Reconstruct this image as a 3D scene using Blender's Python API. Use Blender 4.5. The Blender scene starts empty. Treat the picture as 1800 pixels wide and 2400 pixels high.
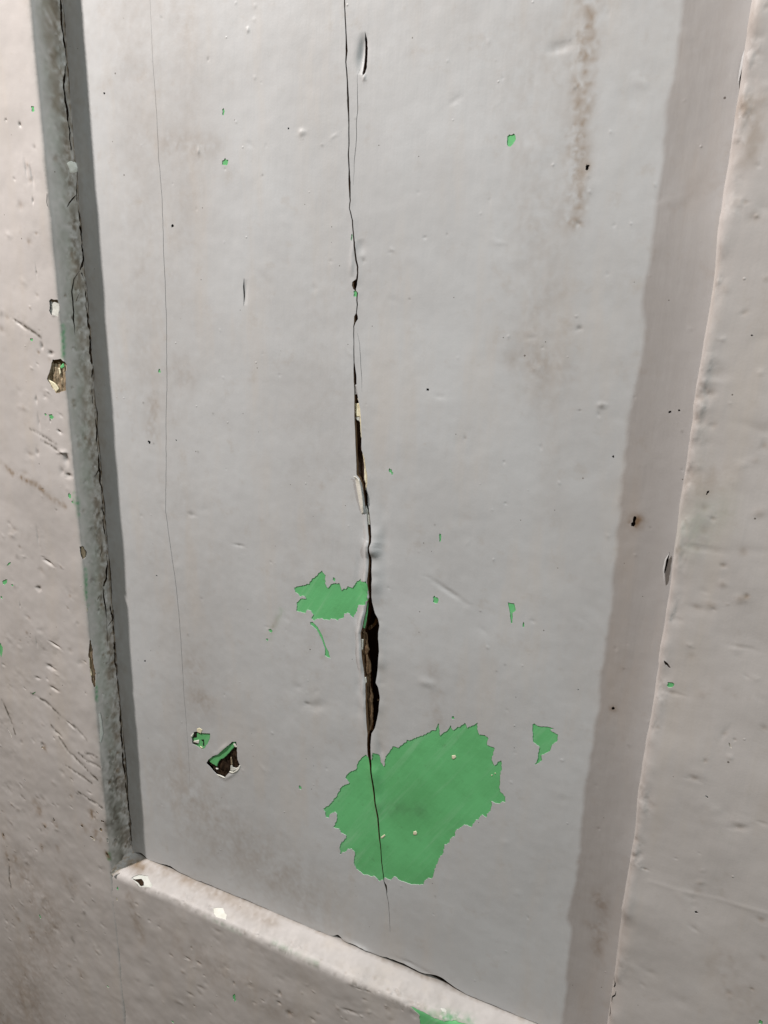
import bpy, math, random
import numpy as np
from mathutils import Vector, Matrix
from mathutils.geometry import delaunay_2d_cdt

random.seed(7)
rng = np.random.default_rng(7)
sc = bpy.context.scene
col = sc.collection

# ------------------------------------------------------------------ camera
# World: door face in the XZ plane (y = 0 is the face of the stiles, +y goes into the door),
# camera a hand's breadth in front of the right stile, tilted down and to the left.
D = 0.32                                     # camera distance to the door face
F_PX, PW, PH = 1850.0, 1800.0, 2400.0        # focal length in photograph pixels
def nrm(v): v = np.array(v, float); return v / np.linalg.norm(v)
AX = nrm((0.90022228, 0.15004128, -0.40876332))    # door axes seen in the camera frame (x right, y down, z forward)
AY = nrm((0.43468481, -0.25474719, 0.86380147))
AZ = nrm((0.02547457, -0.95529654, -0.29454977))
CAM = np.array((0.0, -D, 0.0))
cam_d = bpy.data.cameras.new('camera'); cam = bpy.data.objects.new('camera', cam_d); col.objects.link(cam)
cam_d.sensor_fit = 'HORIZONTAL'; cam_d.sensor_width = 36.0; cam_d.lens = 36.0 * F_PX / PW
cam_d.clip_start = 0.01; cam_d.clip_end = 50
R = Matrix(((AX[0], -AX[1], -AX[2]), (AY[0], -AY[1], -AY[2]), (AZ[0], -AZ[1], -AZ[2])))
cam.matrix_world = Matrix.Translation(CAM) @ R.to_4x4()
sc.camera = cam

# ------------------------------------------------------------------ light
w = bpy.data.worlds.new('World'); sc.world = w; w.use_nodes = True
w.node_tree.nodes['Background'].inputs[0].default_value = (1.0, 0.74, 0.46, 1)
w.node_tree.nodes['Background'].inputs[1].default_value = 0.085
def lamp(name, loc, power, colour, radius):
    l = bpy.data.lights.new(name, 'POINT'); l.energy = power; l.color = colour; l.shadow_soft_size = radius
    o = bpy.data.objects.new(name, l); o.location = loc; col.objects.link(o); return o
lamp('ceiling_lamp', (-0.735, -0.42, 0.69), 64.0, (1.0, 0.938, 0.900), 0.020)     # warm bulb, high up on the left
lamp('room_lamp', (1.03, -0.70, 0.95), 66.0, (0.84, 0.965, 1.0), 0.028)       # cooler bulb to the right
sc.view_settings.view_transform = 'Standard'; sc.view_settings.look = 'None'
sc.view_settings.exposure = 0.0; sc.view_settings.gamma = 1.0
sc.render.engine = 'CYCLES'

# ------------------------------------------------------------------ door dimensions (metres)
XL, XR, ZB, DEP = -1.0895 * D, -0.0705 * D, -1.2420 * D, 0.055 * D
BL, BR, BB = math.radians(8.0), math.radians(1.0), math.radians(16.0)          # draft of the three recess walls
RL, RR, RB = 0.0016, 0.0026, 0.0050                                            # rounding of their arrises
TOP, BOT, FAR_L, FAR_R = 0.26, -0.74, -0.60, 0.14
COAT = 0.00028                                                                  # paint thickness

class Profile:                       # unfolded front face -> rounded arris -> recess wall
    def __init__(s, beta, r):
        s.b, s.r = beta, r; s.A = r * (math.pi / 2 - beta); s.T = r * math.tan((math.pi / 2 - beta) / 2)
    def pos(p, s):
        s = np.asarray(s, float); A2 = p.A / 2
        ph = np.clip((s + A2) / p.r, 0, math.pi / 2 - p.b)
        off = np.where(s < -A2, s + A2 - p.T, np.where(s > A2, (p.T + s - A2) * math.sin(p.b), -p.T + p.r * np.sin(ph)))
        y = np.where(s < -A2, 0, np.where(s > A2, (p.T + s - A2) * math.cos(p.b), p.r - p.r * np.cos(ph)))
        return off, y, np.sin(ph), -np.cos(ph)
    def s_front(p, off): return off + p.T - p.A / 2
    def s_wall(p, y): return y / math.cos(p.b) - p.T + p.A / 2
PL_, PR_, PB_ = Profile(BL, RL), Profile(BR, RR), Profile(BB, RB)
def map_left(u, v):
    o, y, n, ny = PL_.pos(u); z0 = np.zeros_like(y)
    return np.stack([XL + o, y, v], 1), np.stack([n, ny, z0], 1)
def map_right(u, v):
    o, y, n, ny = PR_.pos(u); z0 = np.zeros_like(y)
    return np.stack([XR - o, y, v], 1), np.stack([-n, ny, z0], 1)
def map_rail(u, v):
    o, y, n, ny = PB_.pos(v); z0 = np.zeros_like(y)
    return np.stack([u, y + 0.0003, ZB + o], 1), np.stack([z0, ny, n], 1)
def map_panel(u, v):
    y = np.full_like(u, DEP); n = np.zeros((len(u), 3)); n[:, 1] = -1
    return np.stack([u, y, v], 1), n

# measurements read off the photograph (1800 x 2400) carried onto the surface they lie on
def ray(px, py):
    v = np.array((px - PW / 2, py - PH / 2, F_PX)); return np.array((AX @ v, AY @ v, AZ @ v))
def panel_pt(px, py, dep=DEP):
    v = ray(px, py); t = (D + dep) / v[1]; return (v[0] * t, v[2] * t)
def left_pt(px, py):
    v = ray(px, py); t = D / v[1]; x, z = v[0] * t, v[2] * t
    if x < XL: return (float(PL_.s_front(x - XL)), z)
    tb = math.tan(BL); t = (XL - tb * D) / (v[0] - tb * v[1])
    y = -D + v[1] * t
    return (float(PL_.s_wall(y)), v[2] * t)
def right_pt(px, py):
    v = ray(px, py); t = D / v[1]; return (float(PR_.s_front(XR - v[0] * t)), v[2] * t)
def rail_pt(px, py):
    v = ray(px, py); t = D / v[1]; x, z = v[0] * t, v[2] * t
    if z < ZB: return (x, float(PB_.s_front(z - ZB)))
    tb = math.tan(BB); t = (ZB - tb * D) / (v[2] - tb * v[1]); y = -D + v[1] * t
    return (v[0] * t, float(PB_.s_wall(y)))
def tile(ox, oy, pts, k=2.765): return [(ox + x / k, oy + y / k) for x, y in pts]
def on(f, pts): return [f(*p[:2]) for p in pts]
PXM = 0.00021                         # about one photograph pixel on the door, metres

# ------------------------------------------------------------------ 2D helpers
_tab = rng.random((256, 256))
def vnoise(x, y, seed=0):
    x = np.asarray(x, float) + seed * 17.31; y = np.asarray(y, float) + seed * 9.77
    xi, yi = np.floor(x).astype(int), np.floor(y).astype(int); fx, fy = x - xi, y - yi
    fx = fx * fx * fx * (fx * (fx * 6 - 15) + 10); fy = fy * fy * fy * (fy * (fy * 6 - 15) + 10)
    a, b = _tab[xi & 255, yi & 255], _tab[(xi + 1) & 255, yi & 255]
    c, d = _tab[xi & 255, (yi + 1) & 255], _tab[(xi + 1) & 255, (yi + 1) & 255]
    return (a + (b - a) * fx) * (1 - fy) + (c + (d - c) * fx) * fy - 0.5
def fbm(x, y, seed=0, oct=4):
    s, a = 0, 1.0
    for o in range(oct): s = s + a * vnoise(x * 2 ** o, y * 2 ** o, seed + o); a *= 0.5
    return s
def sstep(a, b, x): t = np.clip((x - a) / (b - a), 0, 1); return t * t * (3 - 2 * t)
def inside(P, poly):
    P = np.asarray(P); poly = np.asarray(poly); res = np.zeros(len(P), bool)
    lo, hi = poly.min(0), poly.max(0)
    idx = np.nonzero((P[:, 0] >= lo[0]) & (P[:, 0] <= hi[0]) & (P[:, 1] >= lo[1]) & (P[:, 1] <= hi[1]))[0]
    if not len(idx): return res
    x, y = P[idx, 0], P[idx, 1]; r = np.zeros(len(idx), bool)
    for i in range(len(poly)):
        (x1, y1), (x2, y2) = poly[i - 1], poly[i]
        if y1 == y2: continue
        r ^= ((y1 > y) != (y2 > y)) & (x < (x2 - x1) * (y - y1) / (y2 - y1) + x1)
    res[idx] = r; return res
def resample(pts, step, closed=True):
    out = []; n = len(pts)
    for i in range(n if closed else n - 1):
        a, b = np.array(pts[i]), np.array(pts[(i + 1) % n]); m = max(1, int(np.ceil(np.linalg.norm(b - a) / step)))
        out += [tuple(a + (b - a) * k / m) for k in range(m)]
    if not closed: out.append(tuple(pts[-1]))
    return out
def rough(pts, amp, step=0.0006, closed=True, seed=0):      # torn edge: resample and jitter
    p = np.array(resample(pts, step, closed)); s = 1 / 0.0012
    p[:, 0] += amp * 1.6 * fbm(p[:, 0] * s, p[:, 1] * s, seed + 3, 3); p[:, 1] += amp * 1.6 * fbm(p[:, 0] * s, p[:, 1] * s, seed + 41, 3)
    return [tuple(q) for q in p]
def ribbon(pts, wd):                                        # polygon round a centre line, widths in metres
    p = np.array(pts, float); t = np.gradient(p, axis=0); t /= np.linalg.norm(t, axis=1)[:, None] + 1e-12
    n = np.stack([-t[:, 1], t[:, 0]], 1); wd = np.broadcast_to(np.asarray(wd, float), (len(p),))
    return [tuple(q) for q in p + n * wd[:, None] / 2] + [tuple(q) for q in (p - n * wd[:, None] / 2)[::-1]]
def blob(c, rx, ry, rot=0, n=14, jit=0.3, seed=0):
    r = random.Random(seed * 7 + int(c[0] * 1e5) + int(c[1] * 1e5)); out = []
    for i in range(n):
        a = 2 * math.pi * i / n; k = 1 + r.uniform(-jit, jit); x, y = rx * k * math.cos(a), ry * k * math.sin(a)
        out.append((c[0] + x * math.cos(rot) - y * math.sin(rot), c[1] + x * math.sin(rot) + y * math.cos(rot)))
    return out
def area(p): p = np.array(p); x, y = p[:, 0], p[:, 1]; return 0.5 * np.sum(x * np.roll(y, -1) - y * np.roll(x, -1))
def dilate(poly, d):
    p = np.array(poly); t = np.roll(p, -1, 0) - np.roll(p, 1, 0); t /= np.linalg.norm(t, axis=1)[:, None] + 1e-12
    n = np.stack([t[:, 1], -t[:, 0]], 1) * (1 if area(poly) > 0 else -1); return [tuple(q) for q in p + n * d]
def seg_dist(P, line):                                       # distance to a polyline and arc position 0..1
    P = np.asarray(P); L = np.array(line, float); best = np.full(len(P), 1e9); arc = np.zeros(len(P)); side = np.zeros(len(P))
    ln = np.linalg.norm(np.diff(L, axis=0), axis=1); tot = ln.sum(); acc = 0
    for i in range(len(L) - 1):
        a, d = L[i], L[i + 1] - L[i]; q = P - a; t = np.clip((q @ d) / (d @ d + 1e-18), 0, 1)
        e = q - t[:, None] * d; dist = np.hypot(e[:, 0], e[:, 1]); m = dist < best
        best[m] = dist[m]; arc[m] = (acc + t[m] * ln[i]) / tot; side[m] = np.sign(d[0] * q[m, 1] - d[1] * q[m, 0]); acc += ln[i]
    return best, arc, side

class Relief:
    """dents, bumps, folds, stains and painted shade of one surface, in its unfolded metres"""
    def __init__(s, base): s.base = base; s.d = []; s.r = []; s.st = []
    def dent(s, c, ru, rv, h, rot=0): s.d.append((c, ru, rv, h, rot))
    def fold(s, line, wd, h, side=0, taper=True): s.r.append((line, wd, h, side, taper))
    def stain(s, line, wd, k, ch=0, grain=1.0): s.st.append((line, wd, k, ch, grain))
    def h(s, P):
        P = np.asarray(P); H = s.base(P[:, 0], P[:, 1])
        for c, ru, rv, h, rot in s.d:
            R3 = 3.2 * max(ru, rv); m = np.nonzero((abs(P[:, 0] - c[0]) < R3) & (abs(P[:, 1] - c[1]) < R3))[0]
            if not len(m): continue
            x, y = P[m, 0] - c[0], P[m, 1] - c[1]; a = x * math.cos(rot) + y * math.sin(rot); b = -x * math.sin(rot) + y * math.cos(rot)
            q = (a / ru) ** 2 + (b / rv) ** 2; q = q * (1 + 0.8 * vnoise(x / ru * 0.9, y / rv * 0.9, int(abs(c[1]) * 1e4) % 97))
            H[m] += h * np.exp(-q)
        for line, wd, h, side, taper in s.r:
            L = np.array(line); lo, hi = L.min(0) - 4 * wd, L.max(0) + 4 * wd
            m = np.nonzero((P[:, 0] > lo[0]) & (P[:, 0] < hi[0]) & (P[:, 1] > lo[1]) & (P[:, 1] < hi[1]))[0]
            if not len(m): continue
            d, a, sd = seg_dist(P[m], line); k = np.exp(-(d / wd) ** 2)
            if side: k = np.where(sd * side > 0, np.exp(-d / wd), np.exp(-(d / (wd * 0.15)) ** 2))
            k = k * np.clip(0.85 + 1.1 * vnoise(a * np.linalg.norm(np.diff(L, axis=0), axis=1).sum() / 0.007, a * 0 + 2.5, len(L)), 0.25, 1.5)
            if taper: k = k * np.sin(np.clip(a, 0, 1) * math.pi) ** 1.1
            H[m] += h * k
        return H
    def marks(s, P):
        P = np.asarray(P); C = np.zeros((len(P), 4)); C[:, 3] = 1
        for line, wd, k, ch, grain in s.st:
            L = np.array(line); lo, hi = L.min(0) - 3 * wd, L.max(0) + 3 * wd
            m = np.nonzero((P[:, 0] > lo[0]) & (P[:, 0] < hi[0]) & (P[:, 1] > lo[1]) & (P[:, 1] < hi[1]))[0]
            if not len(m): continue
            if len(L) == 1: d = np.hypot(P[m, 0] - L[0, 0], P[m, 1] - L[0, 1])
            else: d, _, _ = seg_dist(P[m], line)
            n = 0.6 * fbm(P[m, 0] / 0.005, P[m, 1] / 0.008, int(wd * 1e5) % 50, 4) + 0.6 * fbm(P[m, 0] / 0.0016, P[m, 1] / 0.0022, 7, 3)
            v = k * np.exp(-(d / wd) ** 2) * np.clip(1 + grain * 2.2 * n, 0, 2.2)
            C[m, ch] = 1 - (1 - C[m, ch]) * (1 - np.clip(v, 0, 1))
        return C

# ------------------------------------------------------------------ mesh builder
def new_obj(name, V, Fc, mat, parent, marks=None, smooth=True):
    me = bpy.data.meshes.new(name); me.from_pydata([tuple(v) for v in V], [], Fc)
    if marks is not None:
        at = me.attributes.new('marks', 'FLOAT_COLOR', 'POINT'); at.data.foreach_set('color', np.asarray(marks, np.float32).ravel())
    me.polygons.foreach_set('use_smooth', [smooth] * len(me.polygons)); me.update()
    o = bpy.data.objects.new(name, me); col.objects.link(o)
    if mat: me.materials.append(mat)
    if parent: o.parent = parent
    return o

def sheet(name, outer, holes, mapf, relief, mat, parent, step, drop=0.0, edge=COAT, dense=(), edge_outer=False, relief_scale=1.0, band=None):
    """A coat of paint: the polygon `outer` minus `holes`, triangulated, laid on mapf and raised by relief."""
    outer = [tuple(p) for p in outer]; O = np.array(outer); lo, hi = O.min(0), O.max(0)
    pts = []
    gx = np.arange(lo[0], hi[0], step); gy = np.arange(lo[1], hi[1], step * 0.87)
    X, Y = np.meshgrid(gx, gy); X = X + (np.arange(len(gy)) % 2)[:, None] * step * 0.5
    G = np.stack([X.ravel(), Y.ravel()], 1) + rng.uniform(-.12, .12, (X.size, 2)) * step
    extra = [G]
    for (cx, cy, rx, ry, st) in dense:
        x, y = np.meshgrid(np.arange(cx - rx, cx + rx, st), np.arange(cy - ry, cy + ry, st))
        q = np.stack([x.ravel(), y.ravel()], 1) + rng.uniform(-.25, .25, (x.size, 2)) * st
        extra.append(q[((q[:, 0] - cx) / rx) ** 2 + ((q[:, 1] - cy) / ry) ** 2 < 1])
    G = np.concatenate(extra); G = G[inside(G, outer)]
    for hpoly in holes:
        if len(G): G = G[~inside(G, hpoly)]
    P = [Vector((float(a), float(b))) for a, b in G]; E = []
    for poly in [outer] + list(holes):
        b = len(P); P += [Vector((float(a), float(c))) for a, c in poly]; n = len(poly)
        E += [(b + i, b + (i + 1) % n) for i in range(n)]
    vv, _, ff, *_ = delaunay_2d_cdt(P, E, [], 0, 1e-7)
    V2 = np.array([(v.x, v.y) for v in vv]); Fa = np.array([f for f in ff if len(f) == 3])
    cen = V2[Fa].mean(1); keep = inside(cen, outer)
    for hpoly in holes: keep &= ~inside(cen, hpoly)
    Fa = Fa[keep]
    used = np.unique(Fa); remap = -np.ones(len(V2), int); remap[used] = np.arange(len(used)); V2 = V2[used]; Fa = remap[Fa]
    base, nor = mapf(V2[:, 0].copy(), V2[:, 1].copy()); H = relief.h(V2) * relief_scale - drop
    V3 = base + nor * H[:, None]; MK = relief.marks(V2)
    # face winding: make it look along the surface normal
    f0 = Fa[0]; nn = np.cross(V3[f0[1]] - V3[f0[0]], V3[f0[2]] - V3[f0[0]])
    if nn @ nor[f0[0]] < 0: Fa = Fa[:, ::-1]
    V = [V3]; Fc = [tuple(int(i) for i in f) for f in Fa]; M = [MK]; nv = len(V3)
    rims = [(h, True) for h in holes] + ([(outer, False)] if edge_outer else [])
    if edge > 0:
        for poly, is_hole in rims:
            n = len(poly); A = np.array(poly); mid = (A + np.roll(A, -1, 0)) / 2
            ok = np.ones(n, bool)
            for h2 in holes:
                if h2 is not poly: ok &= ~inside(mid, h2)
            if is_hole: ok &= inside(mid, outer)
            b0, n0 = mapf(A[:, 0].copy(), A[:, 1].copy()); hh = relief.h(A) * relief_scale - drop
            top = b0 + n0 * hh[:, None]; bot = b0 + n0 * (hh - edge)[:, None]
            V += [top, bot]; mk = relief.marks(A); M += [mk, mk]
            for i in range(n):
                if ok[i]: j = (i + 1) % n; Fc.append((nv + i, nv + j, nv + n + j, nv + n + i))
            nv += 2 * n
    return new_obj(name, np.concatenate(V), Fc, mat, parent, np.concatenate(M))

def pit(name, poly, holes_all, mapf, relief, mat, parent, top, depth, floor_mat=None):
    """wooden side walls and floor under an opening in the paint"""
    A = np.array(poly); n = len(A); b0, n0 = mapf(A[:, 0].copy(), A[:, 1].copy()); hh = relief.h(A)
    wob = 1 + 0.5 * fbm(A[:, 0] / 0.002, A[:, 1] / 0.002, 5, 2)
    rows = [0, .3, 1.0]; V = []; ins = np.array(dilate(poly, -0.00018))
    for k, r in enumerate(rows):
        Q = A if k != 1 else ins
        bq, nq = mapf(Q[:, 0].copy(), Q[:, 1].copy())
        V.append(bq + nq * (hh - top - (depth - top) * r * (wob if k == 1 else 1))[:, None])
    Fc = []
    for k in range(len(rows) - 1):
        for i in range(n): j = (i + 1) % n; Fc.append((k * n + i, k * n + j, (k + 1) * n + j, (k + 1) * n + i))
    o = new_obj(name, np.concatenate(V), Fc, mat, parent, smooth=False)
    return o

# ------------------------------------------------------------------ materials
def nodes_mat(name):
    m = bpy.data.materials.new(name); m.use_nodes = True; nt = m.node_tree; b = nt.nodes['Principled BSDF']; return m, nt, b
def N(nt, t, **kw):
    n = nt.nodes.new(t)
    for k, v in kw.items():
        if k in n.inputs: n.inputs[k].default_value = v
        else: setattr(n, k, v)
    return n
def mixc(nt, fac, a, b, mode='MIX'):
    n = nt.nodes.new('ShaderNodeMix'); n.data_type = 'RGBA'; n.blend_type = mode; L = nt.links
    for sock, v in ((n.inputs[0], fac), (n.inputs[6], a), (n.inputs[7], b)):
        if hasattr(v, 'is_linked'): L.new(v, sock)
        else: sock.default_value = v if not isinstance(v, tuple) else (*v, 1)
    return n.outputs[2]
def math_n(nt, op, a, b=0.0, c=0.0):
    n = nt.nodes.new('ShaderNodeMath'); n.operation = op
    for i, v in enumerate((a, b, c)):
        if hasattr(v, 'is_linked'): nt.links.new(v, n.inputs[i])
        else: n.inputs[i].default_value = v
    return n.outputs[0]
def ramp(nt, v, a, b):
    n = nt.nodes.new('ShaderNodeMapRange'); n.interpolation_type = 'SMOOTHSTEP'; nt.links.new(v, n.inputs[0])
    n.inputs[1].default_value = a; n.inputs[2].default_value = b; return n.outputs[0]
def coords(nt, scale=(1, 1, 1)):
    tc = nt.nodes.new('ShaderNodeTexCoord'); mp = nt.nodes.new('ShaderNodeMapping'); mp.inputs['Scale'].default_value = scale
    nt.links.new(tc.outputs['Object'], mp.inputs[0]); return mp.outputs[0]
def noise(nt, vec, scale, detail=3.0, rough_=0.55):
    n = nt.nodes.new('ShaderNodeTexNoise'); n.inputs['Scale'].default_value = scale; n.inputs['Detail'].default_value = detail
    n.inputs['Roughness'].default_value = rough_; nt.links.new(vec, n.inputs[0]); return n.outputs['Fac']
def bump(nt, h, strength, dist, prev=None):
    n = nt.nodes.new('ShaderNodeBump'); n.inputs['Strength'].default_value = strength; n.inputs['Distance'].default_value = dist
    nt.links.new(h, n.inputs['Height'])
    if prev is not None: nt.links.new(prev, n.inputs['Normal'])
    return n.outputs[0]

def paint(name, ca, cb, warm, roughness=0.46, peel=1.0, specks=True):
    m, nt, b = nodes_mat(name); L = nt.links; v = coords(nt); vs = coords(nt, (6, 6, 1))
    c = mixc(nt, ramp(nt, noise(nt, v, 14, 5, 0.6), .38, .64), ca, cb)
    c = mixc(nt, math_n(nt, 'MULTIPLY', ramp(nt, noise(nt, vs, 9, 4, 0.6), .48, .72), 0.55), c, warm)
    c = mixc(nt, math_n(nt, 'MULTIPLY', ramp(nt, noise(nt, v, 95, 4, 0.65), .56, .8), 0.3), c, (0.37, 0.32, 0.27))
    at = nt.nodes.new('ShaderNodeAttribute'); at.attribute_name = 'marks'; sp = nt.nodes.new('ShaderNodeSeparateColor'); L.new(at.outputs['Color'], sp.inputs[0])
    c = mixc(nt, sp.outputs[1], c, (0.15, 0.36, 0.19))
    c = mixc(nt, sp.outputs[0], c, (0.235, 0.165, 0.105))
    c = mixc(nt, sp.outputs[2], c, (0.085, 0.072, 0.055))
    if specks:
        for sc_, thr, dens in ((95, 0.045, 0.80), (210, 0.080, 0.91), (45, 0.026, 0.72)):
            vo = nt.nodes.new('ShaderNodeTexVoronoi'); vo.inputs['Scale'].default_value = sc_; L.new(v, vo.inputs[0])
            s2 = nt.nodes.new('ShaderNodeSeparateColor'); L.new(vo.outputs['Color'], s2.inputs[0])
            f = math_n(nt, 'MULTIPLY', math_n(nt, 'LESS_THAN', vo.outputs['Distance'], math_n(nt, 'MULTIPLY', s2.outputs[1], thr)), math_n(nt, 'GREATER_THAN', s2.outputs[0], dens))
            c = mixc(nt, math_n(nt, 'MULTIPLY', f, 0.75), c, (0.07, 0.055, 0.04))
    L.new(c, b.inputs['Base Color'])
    r = math_n(nt, 'ADD', roughness, math_n(nt, 'MULTIPLY', noise(nt, v, 60, 3), 0.16)); L.new(r, b.inputs['Roughness'])
    b.inputs['Specular IOR Level'].default_value = 0.42
    h = bump(nt, noise(nt, v, 60, 2), 0.35 * peel, 0.0010)
    h = bump(nt, noise(nt, coords(nt, (1, 1, .12)), 420, 2), 0.34 * peel, 0.00022, h)
    h = bump(nt, noise(nt, v, 900, 3, 0.6), 0.25 * peel, 0.00012, h)
    vo = nt.nodes.new('ShaderNodeTexVoronoi'); vo.inputs['Scale'].default_value = 150; L.new(v, vo.inputs[0])
    s2 = nt.nodes.new('ShaderNodeSeparateColor'); L.new(vo.outputs['Color'], s2.inputs[0])
    nib = math_n(nt, 'MULTIPLY', math_n(nt, 'SUBTRACT', 1.0, ramp(nt, vo.outputs['Distance'], 0.0, 0.11)), math_n(nt, 'GREATER_THAN', s2.outputs[2], 0.90))
    h = bump(nt, nib, 0.8, 0.00018, h)                       # dust nibs set in the paint
    L.new(h, b.inputs['Normal']); return m

def simple(name, ca, cb, scale=60, rough_=0.6, bumpd=0.0003, stretch=(1, 1, 1), spec=0.3):
    m, nt, b = nodes_mat(name); v = coords(nt, stretch)
    c = mixc(nt, ramp(nt, noise(nt, v, scale, 5, 0.65), .35, .68), ca, cb); nt.links.new(c, b.inputs['Base Color'])
    b.inputs['Roughness'].default_value = rough_; b.inputs['Specular IOR Level'].default_value = spec
    nt.links.new(bump(nt, noise(nt, v, scale * 4, 4, 0.6), 0.5, bumpd), b.inputs['Normal']); return m

GREY = paint('cool_grey_paint', (0.505, 0.512, 0.520), (0.468, 0.470, 0.474), (0.505, 0.476, 0.448))
GREY_FRAME = paint('warm_grey_paint', (0.535, 0.502, 0.486), (0.480, 0.450, 0.434), (0.510, 0.462, 0.418))
def green_paint():
    m, nt, b = nodes_mat('green_undercoat'); L = nt.links; v = coords(nt)
    tc = nt.nodes.new('ShaderNodeTexCoord'); mp = nt.nodes.new('ShaderNodeMapping'); mp.inputs['Scale'].default_value = (1, 1, .07)
    mr = nt.nodes.new('ShaderNodeMapping'); mr.inputs['Rotation'].default_value = (0, math.radians(-32), 0); L.new(tc.outputs['Object'], mr.inputs[0]); L.new(mr.outputs[0], mp.inputs[0])
    c = mixc(nt, ramp(nt, noise(nt, v, 30, 5, 0.6), .35, .68), (0.150, 0.510, 0.205), (0.125, 0.430, 0.165))
    c = mixc(nt, math_n(nt, 'MULTIPLY', ramp(nt, noise(nt, mp.outputs[0], 150, 4, .7), .50, .76), 0.5), c, (0.30, 0.58, 0.34))
    c = mixc(nt, math_n(nt, 'MULTIPLY', ramp(nt, noise(nt, v, 240, 5, .7), .60, .80), 0.45), c, (0.10, 0.22, 0.10))
    at = nt.nodes.new('ShaderNodeAttribute'); at.attribute_name = 'marks'; sp = nt.nodes.new('ShaderNodeSeparateColor'); L.new(at.outputs['Color'], sp.inputs[0])
    c = mixc(nt, math_n(nt, 'MULTIPLY', sp.outputs[2], .8), c, (0.07, 0.13, 0.07)); c = mixc(nt, math_n(nt, 'MULTIPLY', sp.outputs[0], .5), c, (0.12, 0.16, 0.07))
    L.new(c, b.inputs['Base Color']); b.inputs['Roughness'].default_value = 0.52; b.inputs['Specular IOR Level'].default_value = 0.35
    h = bump(nt, noise(nt, mp.outputs[0], 300, 3), .35, .0003); h = bump(nt, noise(nt, v, 500, 4), .3, .00018, h); L.new(h, b.inputs['Normal']); return m
GREEN = green_paint()
CREAM = simple('cream_primer', (0.78, 0.74, 0.56), (0.70, 0.64, 0.44), 200, 0.6)
WHITE = simple('white_primer', (0.74, 0.73, 0.68), (0.66, 0.65, 0.58), 220, 0.6)
PALE = simple('pale_grey_edge', (0.62, 0.62, 0.58), (0.52, 0.53, 0.48), 200, 0.55)
WOOD = simple('weathered_wood', (0.185, 0.115, 0.065), (0.095, 0.056, 0.032), 420, 0.8, 0.0006, (1, 1, .07), 0.15)
PLUM = simple('old_wood', (0.120, 0.082, 0.066), (0.062, 0.042, 0.036), 500, 0.75, 0.0006, (1, 1, .06), 0.2)
DARK = simple('dark_wood', (0.040, 0.024, 0.014), (0.018, 0.011, 0.007), 300, 0.85, 0.0006, (1, 1, .1), 0.1)
BROWN = simple('torn_brown_wood', (0.190, 0.125, 0.073), (0.075, 0.047, 0.027), 600, 0.85, 0.0008, (1, 1, .09), 0.12)
TAN = simple('bare_tan_wood', (0.36, 0.29, 0.20), (0.22, 0.165, 0.105), 500, 0.8, 0.0005, (1, 1, .1), 0.15)
HOLE_BLACK = simple('residue_and_hole_black', (0.016, 0.011, 0.008), (0.008, 0.006, 0.005), 600, 0.7, 0.0004)  # near-black for residue and for hole darkness put into colour

# ------------------------------------------------------------------ the door
door = bpy.data.objects.new('panelled_door', None); col.objects.link(door); door.location = (XL, 0, BOT)
door['label'] = 'old panelled door in worn grey paint, split down its recessed panel, green undercoat showing'
door['category'] = 'door'; door['kind'] = 'thing'

# ---- reliefs
panel = Relief(lambda x, y: 0.00075 * fbm(x / 0.07, y / 0.11, 1, 2) + 0.00013 * fbm(x / 0.013, y / 0.018, 11, 3) + 0.00003 * fbm(x / .004, y / .006, 15, 2))
left = Relief(lambda x, y: 0.0008 * fbm(x / 0.06, y / 0.05, 2, 3) + 0.00022 * fbm(x / 0.012, y / 0.016, 12, 3) * (1 + 0.8 * sstep(.0, -.35, y)) + 0.00007 * fbm(x / .004, y / .004, 16, 2) * (1 + 1.2 * sstep(-.1, -.38, y)))
right = Relief(lambda x, y: 0.0009 * fbm(x / 0.05, y / 0.04, 3, 2) + 0.00016 * fbm(x / 0.012, y / 0.014, 13, 3) + 0.0013 * np.exp(-((x + .001) / .0035) ** 2) * fbm(x / .006, y / .013, 23, 4))
rail = Relief(lambda x, y: 0.0009 * fbm(x / 0.04, y / 0.05, 4, 3) + 0.00035 * fbm(x / 0.012, y / 0.012, 14, 3) + 0.0005 * np.exp(-(y / .009) ** 2) * fbm(x / .014, y / .02, 24, 3))
dense = {'panel': [], 'left': [], 'right': [], 'rail': []}
FN = {'panel': panel_pt, 'left': left_pt, 'right': right_pt, 'rail': rail_pt}
RF = {'panel': panel, 'left': left, 'right': right, 'rail': rail}
MP = {'panel': map_panel, 'left': map_left, 'right': map_right, 'rail': map_rail}
def dent(part, px, py, ru, rv, h, rot=0.0, stain=0.0, ch=2):     # sizes in photograph pixels, depth in mm
    c = FN[part](px, py); ru, rv = ru * PXM, rv * PXM
    RF[part].dent(c, ru, rv, h * 1e-3, math.radians(rot))
    r = max(ru, rv) * 2; dense[part].append((c[0], c[1], r, r, max(0.00035, min(ru, rv) * 0.4)))
    if stain: RF[part].stain([c], max(min(ru, rv), 0.0006), stain, ch, 0.6)
def fold(part, pts, wd, h, side=0, taper=True): 
    L = on(FN[part], pts); RF[part].fold(L, wd * PXM, h * 1e-3, side, taper)
    for p in resample(L, wd * PXM * 1.5, False): dense[part].append((p[0], p[1], wd * PXM * 1.8, wd * PXM * 1.8, max(0.0004, wd * PXM * 0.35)))
def stain(part, pts, wd, k, ch=0, grain=1.0): RF[part].stain(on(FN[part], pts), wd * PXM, k, ch, grain)

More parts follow.
